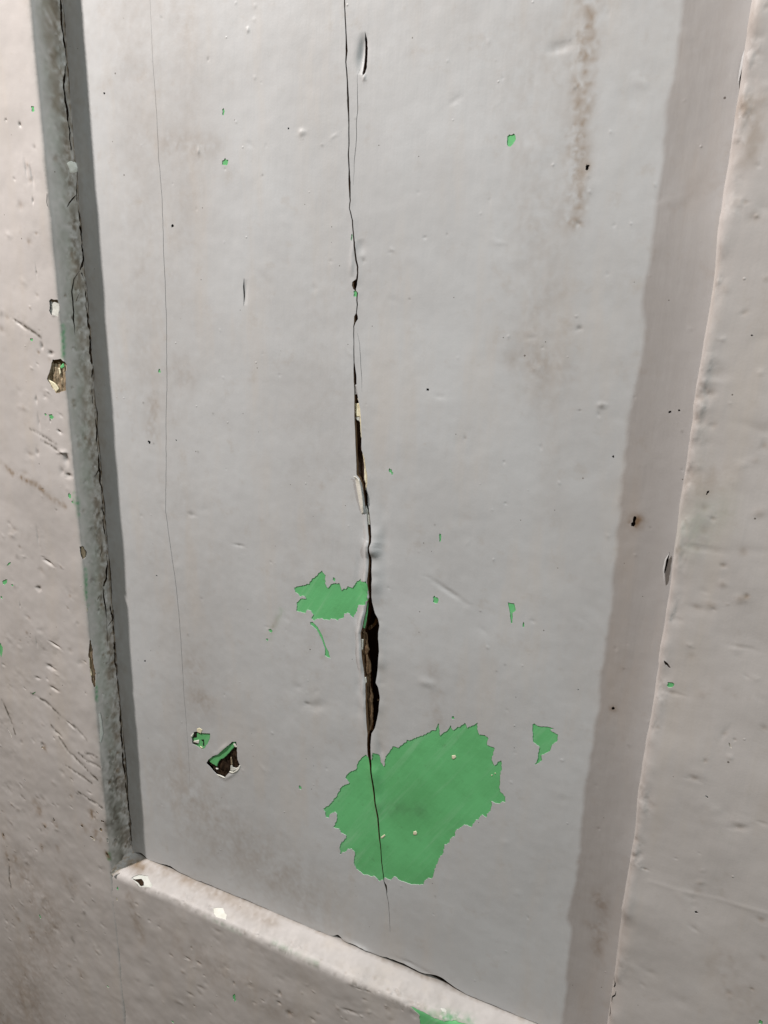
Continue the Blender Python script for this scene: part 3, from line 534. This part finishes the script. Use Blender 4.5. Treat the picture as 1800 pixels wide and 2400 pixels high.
# ---- bottom rail
zd = lambda p: tile(180, 1850, p, 6.636)
RAILCHIP = rough(on(rail_pt, zd([(835, 1385), (880, 1360), (960, 1330), (1100, 1350), (1130, 1420), (1170, 1500), (1150, 1530), (1030, 1540), (960, 1530), (900, 1440)])), 0.0002)
opening('rail', 'arris_chip', RAILCHIP, PALE, 0.45, None, 'pale chip with a painted dark hole at the end of the rail')
opening('rail', 'primer_fleck', rough(on(rail_pt, tile(0, 1800, [(1380, 910), (1400, 905), (1445, 908), (1455, 940), (1470, 950), (1460, 985), (1430, 975), (1395, 965), (1380, 940)])), 0.0002), WHITE, 0.25, None)
ze = lambda p: tile(780, 2130, p, 3.687)
green('rail', ze([(660, 850), (720, 865), (790, 900), (860, 950), (960, 975), (1040, 960), (1100, 985), (1200, 1010), (1200, 1100), (900, 1150), (760, 1080), (740, 930)]), amp=0.0004, label='green patch worn through below the arris')
for a in [(549, 2338, 5, 15, 0), (405, 2396, 6, 5, 0), (275, 2084, 4, 9, 0)]: green_blob('rail', *a)
green_blob('rail', 274, 2108, 2.5, 8, 0, 'primer_fleck', CREAM, 0.2)
green_blob('rail', 1039, 2367, 8, 6, 0, 'worn_fleck', PALE, 0.25)
for x, y, ru, rv, h, r, s in [(655, 2330, 7, 9, -.8, 0, .4), (653, 2352, 7, 5, -.8, 0, .5), (677, 2377, 9, 10, -1., 0, .5), (732, 2391, 8, 6, -.7, 0, .2), (820, 2372, 26, 6, -.7, 12, .2), (440, 2248, 9, 4, -.6, -10, .3), (465, 2258, 9, 5, -.7, -10, .4), (400, 2240, 8, 5, -.4, 0, .2), (448, 2222, 3, 5, -.4, 0, .4), (478, 2287, 4, 3, -.4, 0, .3), (548, 2305, 4, 7, -.5, 0, .5), (470, 2315, 14, 8, -.5, 0, .2), (445, 2330, 12, 6, -.5, 0, .15), (585, 2310, 10, 8, -.4, 0, .1), (455, 2358, 3, 3, -.4, 0, .6), (320, 2120, 8, 5, -.4, 0, .2), (510, 2185, 14, 8, -.4, 0, .15), (860, 2325, 10, 3, -.4, 0, .3), (840, 2318, 8, 2, -.4, 0, .3)]:
    dent('rail', x, y, ru, rv, h * .7, r, s, 0)
for i in range(70):
    x = random.uniform(300, 1100); y = random.uniform(2080 + .45 * (x - 300), 2400); r = random.uniform(2.5, 10)
    if y < 2400: dent('rail', x, y, r * random.uniform(1, 1.8), r, random.choice((-1, 1)) * random.uniform(.07, .26), random.uniform(-40, 40), random.choice((0, 0, .2)), 0)
for i in range(40):
    x = random.uniform(320, 1150); y = 2055 + .44 * (x - 300) + random.uniform(-18, 25); r = random.uniform(2, 6)
    dent('rail', x, y, r * random.uniform(1, 2), r, random.choice((-1, 1)) * random.uniform(.12, .4), random.uniform(-40, 40), random.choice((0, 0, .25)), 0)
stain('rail', [(330, 2025), (400, 2045), (470, 2078), (560, 2120), (640, 2160)], 22, .36, 0, .7); stain('rail', [(295, 2010), (330, 2035)], 22, .6, 0, 1.); stain('rail', [(300, 2100), (330, 2200)], 22, .25, 0, 1.2)
stain('rail', [(640, 2210), (740, 2262)], 7, .16, 1, 1.4); stain('rail', [(480, 2150), (560, 2190)], 6, .14, 1, 1.4); stain('rail', [(300, 2045), (1250, 2440)], 45, .09, 2, 1.2); stain('rail', [(320, 2075), (1000, 2385)], 7, .22, 2, 1.4); stain('rail', [(1000, 2375), (1100, 2400)], 16, .5, 1, 1.6)
stain('rail', [(960, 2345), (1200, 2460)], 10, .15, 0); stain('rail', [(420, 2220), (700, 2400)], 90, .12, 0, 1.)

SW, SB = float(PL_.s_wall(DEP)), float(PB_.s_wall(DEP))
left.stain([(.006, TOP), (.006, ZB)], .0065, .20, 2, .5); left.stain([(SW * .72, TOP), (SW * .72, ZB)], .0042, .34, 0, 1.3); left.stain([(SW * .8, TOP), (SW * .8, ZB)], .0035, .22, 2, 1.3); panel.stain([(XL + .004, TOP), (XL + .004, ZB)], .0075, .24, 0, .6)  # panel strip paints the cast shadow's warmth; first wall band is grime and shade
left.stain([(SW + .0034, TOP), (SW + .0034, BOT)], .0030, 1.0, 2, .3); left.stain([(SW + .0002, TOP), (SW + .0002, ZB)], .0011, .55, 0, 1.3)  # deep wall darkened in colour so the gap looks shaded; second is corner dirt
rail.stain([(XL, SB + .0034), (XR, SB + .0034)], .0030, 1.0, 2, .3); rail.stain([(XL, SB + .0002), (XR, SB + .0002)], .0009, .45, 0, 1.3)  # same for the gap above the rail: deep part coloured dark as shade
def ragged(part, pts, wd, lim, name='corner_crack', seed=0):          # wandering crack whose width comes and goes
    L = resample([(min(u, lim + 0.0004 * math.sin(i * 1.7)), v) for i, (u, v) in enumerate(on(FN[part], pts))], 0.0007, False); A = np.array(L)
    A[:, 0] += 0.0009 * fbm(A[:, 1] / .005, A[:, 1] * 0 + seed, seed, 4)
    wv = wd * PXM * np.clip(0.75 + 1.5 * fbm(A[:, 1] / .004, A[:, 1] * 0 + 3 + seed, seed + 5, 3), 0.12, 1.8); wv[0] = wv[-1] = 0.00006
    opening(part, name, ribbon([tuple(a) for a in A], wv), DARK, 1.1, None)
    rel = RF[part]; rel.fold([tuple(a) for a in A[::4]], 0.0013, 0.00055, 0, True)
for q in (tile(0, 0, [(388, -140), (390, 0), (400, 240), (425, 330), (430, 400), (415, 480), (410, 560), (420, 640), (435, 760), (455, 860), (445, 910), (465, 980)]), tile(0, 0, [(488, 1170), (490, 1260), (510, 1340), (520, 1450), (540, 1600), (548, 1680), (516, 1755)]),
          tile(0, 600, [(522, 105), (560, 200), (565, 310), (583, 400), (580, 520), (585, 680), (600, 760), (605, 960)]), tile(0, 600, [(612, 1000), (622, 1100), (635, 1340), (662, 1450), (680, 1580), (690, 1680)]), zc([(690, 40), (686, 170), (702, 250), (690, 350), (688, 430), (672, 485)]), zc([(715, 600), (735, 690), (748, 800), (755, 900), (765, 1050), (775, 1180)]), zc([(772, 1225), (795, 1300), (803, 1470), (825, 1620), (830, 1720)]), tile(0, 1800, [(832, 80), (845, 250), (855, 420), (868, 520)])):
    ragged('left', q, 5.2, SW - .0007, seed=61 + len(openings) % 7)
for i in range(46):                                   # lumps of old paint along that crack
    y = random.uniform(0, 1980); x = 146 + 0.083 * y + random.uniform(-9, -2)
    r = random.uniform(4, 9); dent('left', x, y, r * .7, r * 1.6, random.uniform(.15, .5) * random.choice((1, 1, -1)), random.uniform(-20, 20), random.choice((0, .3)), 0)

# ---- outlines of the four paint skins
def edge_noise(t, seed, amp, scale=0.008): return amp * fbm(np.asarray(t) / scale, np.asarray(t) * 0 + seed, seed, 4)
zz = np.arange(TOP, ZB + DEP * math.tan(BB) + 0.0006, -0.0009)
xw = XL + DEP * math.tan(BL)
# the crack where panel paint meets the stile: thin, ragged, wider in places
gapL = 0.00065 + edge_noise(zz, 31, 0.0013)
xx = np.arange(xw + 0.0006, XR + 0.012, 0.0009); zw = ZB + DEP * math.tan(BB)
gapB = 0.00050 + edge_noise(xx, 37, 0.0010)
for px, py, a, wd in [(792, 2212, .0032, .0030), (840, 2230, .0016, .008), (1030, 2300, .0042, .008), (940, 2258, .0024, .014), (395, 2022, .0024, .006), (330, 1998, .0024, .004)]:
    c = panel_pt(px, py); gapB = gapB + a * np.exp(-((xx - c[0]) / wd) ** 2)
gapL = np.maximum(gapL, 0.00005); gapB = np.maximum(gapB, 0.00005)
outer_panel = [(xw + g, z) for z, g in zip(zz, gapL) if z > zw + 0.001] + [(x, zw + g) for x, g in zip(xx, gapB)] + [(XR + 0.012, TOP)]
fold('panel', [(800, 2200), (830, 2215), (885, 2243)], 9, 1.1)      # lifted lip of panel paint over the rail
fold('panel', [(905, 2238), (960, 2258), (1040, 2300)], 8, -.4)
outer_left = [(-0.30, TOP), (-0.30, BOT), (float(PL_.s_wall(DEP + 0.006)), BOT), (float(PL_.s_wall(DEP + 0.006)), TOP)]
outer_right = [(-0.16, TOP), (-0.16, BOT), (float(PR_.s_wall(DEP + 0.004)), BOT), (float(PR_.s_wall(DEP + 0.004)), TOP)]
outer_rail = [(XL - 0.003, -0.34), (XR + 0.006, -0.34), (XR + 0.006, float(PB_.s_wall(DEP + 0.006))), (XL - 0.003, float(PB_.s_wall(DEP + 0.006)))]
class Rough:                                          # splintery floor of a chip
    def __init__(s, rel, a): s.rel, s.a = rel, a
    def h(s, P): return s.rel.h(P) + s.a * fbm(P[:, 0] / .0012, P[:, 1] / .004, 81, 4)
    def marks(s, P): return s.rel.marks(P)
# ---- build
OUT = {'left': outer_left, 'right': outer_right, 'rail': outer_rail, 'panel': outer_panel}
NAME = {'left': 'stile', 'right': 'stile', 'rail': 'bottom_rail', 'panel': 'panel'}
STEP = {'panel': 0.0016, 'left': 0.0019, 'right': 0.0019, 'rail': 0.0019}
LAB = {'left': 'battered stile whose shaded inner wall is chipped and dented', 'right': 'smoother stile beside the wide pale shadow', 'rail': 'bottom rail with brightly lit rounded top edge', 'panel': 'recessed panel split from top to bottom'}
part = {}
for k in ('panel', 'left', 'right', 'rail'):
    holes = [o['poly'] for o in openings if o['part'] == k]
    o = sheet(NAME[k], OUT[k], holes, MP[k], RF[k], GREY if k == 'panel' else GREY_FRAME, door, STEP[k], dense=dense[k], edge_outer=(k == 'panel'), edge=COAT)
    o.location = -door.location; o['label'] = LAB[k]; part[k] = o
flat = lambda rel: rel
for o in openings:
    k = o['part']; rel = RF[k]
    others = [q['poly'] for q in openings if q['part'] == k and q is not o and q['depth'] > o['depth']]
    lo = np.array(o['poly']).min(0) - .002; hi = np.array(o['poly']).max(0) + .002
    others = [q for q in others if (np.array(q).max(0) > lo).all() and (np.array(q).min(0) < hi).all()]
    if o['depth'] > 0.002: others = []
    ext = np.ptp(np.array(o['poly']), axis=0)
    st = min(0.0018, max(0.0005, min(ext) / 3))
    if o['floor'] in (TAN, BROWN, WOOD, PLUM, DARK) and o['depth'] < 0.002 and min(ext) > .0015:
        st = 0.0005; rel = Rough(rel, 0.0011 if o['depth'] > .0012 else .0006)
    f = sheet(o['name'], dilate(o['poly'], 0.00025), others, MP[k], rel, o['floor'], part[k], st, drop=o['depth'], edge=0.0)
    if o['label']: f['label'] = o['label']
    if o['wall']: pit(o['name'] + '_wall' if 'floor' not in o['name'] else 'split_wall', o['poly'], [], MP[k], rel, o['wall'], part[k], COAT, o['depth'] + 0.0004)

# ---- loose scraps: flakes, primer, splinters
def scrap(name, k, pts, mat, drop, thick=0.0003, curl=0.0, label=None, pre=None, amp=0.0001, lift=None):
    poly = rough(on(FN[k], pts) if pre is None else pre, amp, 0.0005); rel = RF[k]; P = np.array(poly); lo, hi = P.min(0), P.max(0)
    gx, gy = np.meshgrid(np.arange(lo[0], hi[0], .0006), np.arange(lo[1], hi[1], .0006)); G = np.stack([gx.ravel(), gy.ravel()], 1); G = G[inside(G, dilate(poly, -.0001))]
    A = [Vector(map(float, q)) for q in G]; b = len(A); A += [Vector(map(float, q)) for q in poly]; E = [(b + i, b + (i + 1) % len(poly)) for i in range(len(poly))]
    vv, _, ff, *_ = delaunay_2d_cdt(A, E, [], 1, 1e-7); V2 = np.array([(v.x, v.y) for v in vv])
    base, nor = MP[k](V2[:, 0].copy(), V2[:, 1].copy()); H = rel.h(V2) - drop
    if mat in (BROWN, PLUM, TAN): H = H + 0.0012 * fbm(V2[:, 0] / .0012, V2[:, 1] / .006, 51, 4)
    if lift is not None:                                        # curl up away from the line `lift`
        d, _, _ = seg_dist(V2, on(FN[k], lift)); H = H + curl * (d / (d.max() + 1e-9)) ** 1.6
    top = base + nor * H[:, None]; bot = base + nor * (H - thick)[:, None]; n = len(V2)
    Fc = [tuple(f) for f in ff] + [tuple(n + i for i in f[::-1]) for f in ff]
    cnt = {}
    for f in ff:
        for i in range(len(f)): cnt[(f[i], f[(i + 1) % len(f)])] = 1
    for (a, c) in cnt:
        if (c, a) not in cnt: Fc.append((c, a, n + a, n + c))
    nn = np.cross(top[ff[0][1]] - top[ff[0][0]], top[ff[0][2]] - top[ff[0][0]])
    if nn @ nor[0] < 0: Fc = [f[::-1] for f in Fc]
    o = new_obj(name, np.concatenate([top, bot]), Fc, mat, part[k], np.concatenate([rel.marks(V2)] * 2), smooth=True)
    if label: o['label'] = label
    return o
zf = lambda p: tile(780, 880, p, 6.32)
scrap('splinter', 'panel', zf([(300, 640), (390, 680), (410, 800), (432, 1100), (440, 1250), (470, 1450), (480, 1560), (430, 1620), (345, 1520), (325, 1000)]), PLUM, 0.0026, 0.003, label='dark brown splinter lying in the split')
scrap('primer_chip', 'panel', zf([(318, 420), (385, 410), (412, 620), (330, 615)]), CREAM, 0.0009, 0.0012, label='bright cream chip of primer in the split')
scrap('primer_chip', 'panel', zf([(325, 615), (412, 620), (425, 660), (415, 720), (385, 680), (325, 650)]), PALE, 0.0010, 0.0010)
scrap('paint_bridge', 'panel', zf([(310, 150), (352, 135), (360, 285), (312, 290)]), GREY, 0.0006, 0.0004)
scrap('primer_edge', 'panel', zf([(360, 345), (390, 400), (425, 650), (432, 880), (425, 940), (412, 900), (405, 760), (400, 640), (380, 420)]), CREAM, 0.0007, 0.0004)
scrap('primer_edge', 'panel', zf([(440, 1160), (470, 1230), (500, 1420), (525, 1500), (522, 1600), (500, 1690), (480, 1700), (490, 1600), (470, 1540), (465, 1350)]), CREAM, 0.0007, 0.0004)
scrap('curled_flake', 'panel', zf([(330, 1480), (380, 1500), (430, 1540), (455, 1640), (470, 1760), (480, 1900), (470, 2030), (440, 2050), (400, 1900), (365, 1700), (345, 1560)]), WHITE, -0.0002, 0.0003, curl=0.0022, lift=zf([(335, 1560), (360, 1700), (400, 1950), (450, 2060)]), label='pale curled flake lifting beside the split')
scrap('green_edge', 'panel', zf([(495, 1935), (520, 1990), (545, 2060), (560, 2212), (520, 2212), (500, 2100), (480, 2010)]), PALE, 0.0005, 0.0004)
zg = lambda p: tile(800, 1380, p, 5.53)
scrap('green_edge', 'panel', zg([(345, 160), (335, 320), (320, 430), (300, 520), (275, 500), (300, 400), (320, 300)]), GREEN, 0.0010, 0.0004)
scrap('splinter', 'panel', zg([(275, 560), (315, 600), (325, 720), (350, 800), (320, 860), (360, 1000), (365, 1090), (340, 1140), (300, 1080), (270, 880), (258, 700)]), BROWN, 0.0016, 0.0012)
scrap('splinter', 'panel', zg([(300, 1120), (350, 1140), (355, 1280), (385, 1400), (390, 1700), (385, 1860), (345, 1850), (325, 1600), (318, 1280)]), BROWN, 0.0022, 0.0016, label='brown strip of bare wood along the split', amp=0.0004)
scrap('splinter', 'panel', zg([(440, 330), (470, 370), (450, 440), (400, 510), (330, 570), (310, 530), (390, 470), (420, 390)]), BROWN, 0.0040, 0.0005)
for p in [(475, 850), (448, 985), (400, 1300), (440, 1350), (418, 1500)]: scrap('plaster_crumb', 'panel', zg([(p[0] - 9, p[1] - 10), (p[0] + 10, p[1] - 6), (p[0] + 8, p[1] + 9), (p[0] - 6, p[1] + 10)]), WHITE, 0.0062, 0.0006)
scrap('primer_chip', 'panel', zg([(258, 650), (285, 655), (280, 780), (262, 800)]), WHITE, 0.0004, 0.0005); scrap('primer_chip', 'panel', zg([(295, 1150), (318, 1145), (328, 1210), (305, 1240)]), WHITE, 0.0003, 0.0004)
for q in (tile(600, 1200, [(1268, 1580), (1290, 1577), (1296, 1592), (1280, 1606), (1268, 1600)]), tile(600, 1800, [(1018, 415), (1035, 410), (1043, 425), (1035, 438), (1018, 435)]), tile(600, 1800, [(808, 448), (830, 432), (837, 440), (815, 460)]), tile(600, 1800, [(1546, 32), (1552, 32), (1552, 38), (1546, 38)]), tile(600, 1800, [(1524, 45), (1532, 45), (1530, 52), (1524, 51)])):
    scrap('primer_fleck', 'panel', q, CREAM, 0.00012, 0.0003, amp=0.00005)
# scraps round the two gouges
scrap('green_strip', 'panel', za([(610, 900), (680, 870), (690, 960), (760, 940), (950, 800), (1270, 570), (1330, 560), (1300, 690), (1150, 860), (1040, 970), (960, 1000), (890, 1080), (850, 1190), (760, 1130), (680, 1080)]), GREEN, 0.0006, 0.0006, label='torn strip of green paint across the gouge')
scrap('primer_chip', 'panel', za([(1280, 600), (1320, 590), (1390, 690), (1320, 690)]), WHITE, 0.0005, 0.0003)
scrap('primer_edge', 'panel', za([(1200, 1290), (1300, 1310), (1400, 1250), (1450, 1150), (1480, 1160), (1450, 1250), (1380, 1310), (1280, 1350), (1200, 1330)]), WHITE, -0.0002, 0.0004)
scrap('primer_edge', 'panel', za([(1215, 1160), (1250, 1150), (1270, 1200), (1360, 1225), (1430, 1190), (1440, 1240), (1290, 1300), (1210, 1290)]), PALE, 0.0004, 0.0003)
scrap('primer_edge', 'panel', za([(1215, 940), (1235, 940), (1260, 1130), (1230, 1160), (1215, 1050)]), TAN, 0.0008, 0.0004)
scrap('primer_edge', 'panel', za([(860, 1370), (960, 1400), (1090, 1455), (1080, 1480), (930, 1430)]), WHITE, -0.0001, 0.0004)
scrap('primer_chip', 'panel', za([(820, 1230), (880, 1240), (880, 1280), (830, 1270)]), WHITE, 0.0008, 0.0003)
scrap('primer_chip', 'panel', za([(345, 200), (420, 175), (495, 230), (445, 325), (365, 290)]), CREAM, -0.0001, 0.0004, label='cream chip on the rim of the small gouge')
scrap('primer_chip', 'panel', za([(250, 560), (260, 520), (400, 495), (385, 590), (330, 570)]), WHITE, 0.0003, 0.0003); scrap('primer_chip', 'panel', za([(425, 650), (490, 690), (480, 720), (440, 700)]), CREAM, 0.0002, 0.0003)
scrap('primer_chip', 'panel', za([(190, 380), (260, 300), (270, 330), (215, 430)]), WHITE, -0.0001, 0.0003)
for q in ([(268, 282), (335, 282), (330, 425), (220, 440), (265, 360)], [(445, 490), (520, 485), (525, 640), (495, 640), (500, 540)], [(225, 460), (245, 460), (255, 570), (350, 580), (380, 620), (300, 610), (232, 595)]):
    scrap('hole_dark_patch', 'panel', za(q), HOLE_BLACK, 0.00042, 0.0001)  # flat black sheets: hole darkness put into colour over the green floor
# arris chips of the stile and rail
scrap('primer_chip', 'left', zb([(130, 1580), (190, 1610), (240, 1650), (285, 1720), (240, 1765), (195, 1700)]), CREAM, 0.0006, 0.0005, label='cream primer at the foot of the arris chip')
scrap('primer_chip', 'left', zb([(270, 1410), (295, 1410), (305, 1480), (285, 1520)]), CREAM, 0.0011, 0.0003); scrap('green_edge', 'left', zb([(305, 1390), (350, 1340), (375, 1390), (330, 1420)]), GREEN, 0.0006, 0.0004)
scrap('primer_edge', 'left', zc([(563, 960), (575, 950), (580, 1010), (592, 1060), (584, 1070), (570, 1010)]), CREAM, 0.0001, 0.0003)
scrap('hole_dark_patch', 'rail', zd([(845, 1380), (900, 1400), (1000, 1390), (1035, 1440), (1030, 1490), (975, 1500), (930, 1440), (880, 1410)]), DARK, 0.00038, 0.0001)  # flat dark sheet in place of a hole, its darkness put into colour
# dab of white filler in the corner of the stile
def dab(name, k, px, py, ru, rv, h, mat, label):
    c = np.array(FN[k](px, py)); b, n = MP[k](np.array([c[0]]), np.array([c[1]])); b, n = b[0], n[0]; t = np.array((-n[1], n[0], 0)); V = []; Fc = []; m = 14
    for i in range(5):
        f = i / 4 * math.pi / 2
        for j in range(m):
            a = 2 * math.pi * j / m; k2 = 1 + .15 * math.sin(3 * a + 1) + .1 * math.sin(5 * a)
            V.append(b + t * math.cos(a) * ru * math.cos(f) * k2 + np.array((0, 0, 1.)) * math.sin(a) * rv * math.cos(f) * k2 + n * h * math.sin(f))
    for i in range(4):
        for j in range(m): Fc.append((i * m + j, i * m + (j + 1) % m, (i + 1) * m + (j + 1) % m, (i + 1) * m + j))
    o = new_obj(name, V, Fc, mat, part[k]); o['label'] = label
dab('filler_dab', 'left', 172, 392, 0.0042, 0.0032, 0.0012, WHITE, 'white dab of filler in the corner crack')

# lifted curls of paint where panel and right stile meet
def curl(px0, pts, wd, mat=GREY, name='lifted_paint'):
    L = resample(on(panel_pt, pts), 0.001, False); n = len(L); V = []; Fc = []
    for i, (x, z) in enumerate(L):
        t = i / (n - 1); a = math.sin(math.pi * t) ** 0.7
        for j in range(4): V.append((x + wd * (j / 3 - 0.1) * a * .9, DEP - 0.0003 - a * wd * 0.9 * (1 - (1 - j / 3) ** 2) - .0002, z))
    for i in range(n - 1):
        for j in range(3): Fc.append((i * 4 + j, i * 4 + j + 1, (i + 1) * 4 + j + 1, (i + 1) * 4 + j))
    o = new_obj(name, V, Fc, mat, part['panel']); return o
curl(0, tile(1200, 0, [(1512, 310), (1492, 370), (1475, 460), (1462, 545)]), 0.0009); curl(0, tile(1200, 1200, [(1020, 262), (992, 305), (978, 370), (984, 460)]), 0.0009)

# paint and dirt clogging the corner where stile and rail meet
def clog():
    V = []; Fc = []; na, nt_ = 9, 26; M = []
    for i in range(nt_):
        t = -0.02 + 1.04 * i / (nt_ - 1); y = DEP * t
        x0, z0 = XL + y * math.tan(BL), ZB + y * math.tan(BB)
        r0 = 0.0052 * (0.6 + 0.9 * max(t, 0) ** .8) + 0.0016 * float(fbm(np.array([t * 5.]), np.array([2.]), 71, 3)[0])
        for j in range(na):
            a = math.pi / 2 * j / (na - 1); n = 0.0011 * float(fbm(np.array([t * 7.]), np.array([j * .6]), 73, 3)[0]) * math.sin(2 * a)
            V.append((x0 + r0 * (1 - math.cos(a)) - .0003 + n, y - .0002 - n * .5, z0 + r0 * (1 - math.sin(a)) - .0003 + n))
            g = float(fbm(np.array([t * 9.]), np.array([j * .8]), 75, 3)[0]); M.append((max(0, min(.75, .40 + 1.3 * g)), max(0, .5 * g * (t < .4)), max(0, min(.5, .12 - .9 * g)), 1))
    for i in range(nt_ - 1):
        for j in range(na - 1): Fc.append((i * na + j, i * na + j + 1, (i + 1) * na + j + 1, (i + 1) * na + j))
    o = new_obj('clogged_corner', V, Fc, GREY_FRAME, part['rail'], M); o['label'] = 'dirty clot of old paint filling the corner of the recess'
clog()
# ---- wood under the paint
def core(k, x0, x1, y0, y1, z0, z1):
    V = [(x, y, z) for x in (x0, x1) for y in (y0, y1) for z in (z0, z1)]
    Fc = [(0, 1, 3, 2), (4, 6, 7, 5), (0, 4, 5, 1), (2, 3, 7, 6), (0, 2, 6, 4), (1, 5, 7, 3)]
    new_obj('wood_core', V, Fc, DARK, part[k], smooth=False)
core('panel', XL - .004, XR + .02, DEP + .0110, DEP + .017, ZB - .01, TOP)
core('left', XL - .300, XL - .006, .004, .040, BOT, TOP); core('right', XR + .006, XR + .160, .004, .040, BOT, TOP); core('rail', XL - .002, XR + .002, .0075, .040, BOT, ZB - .006)
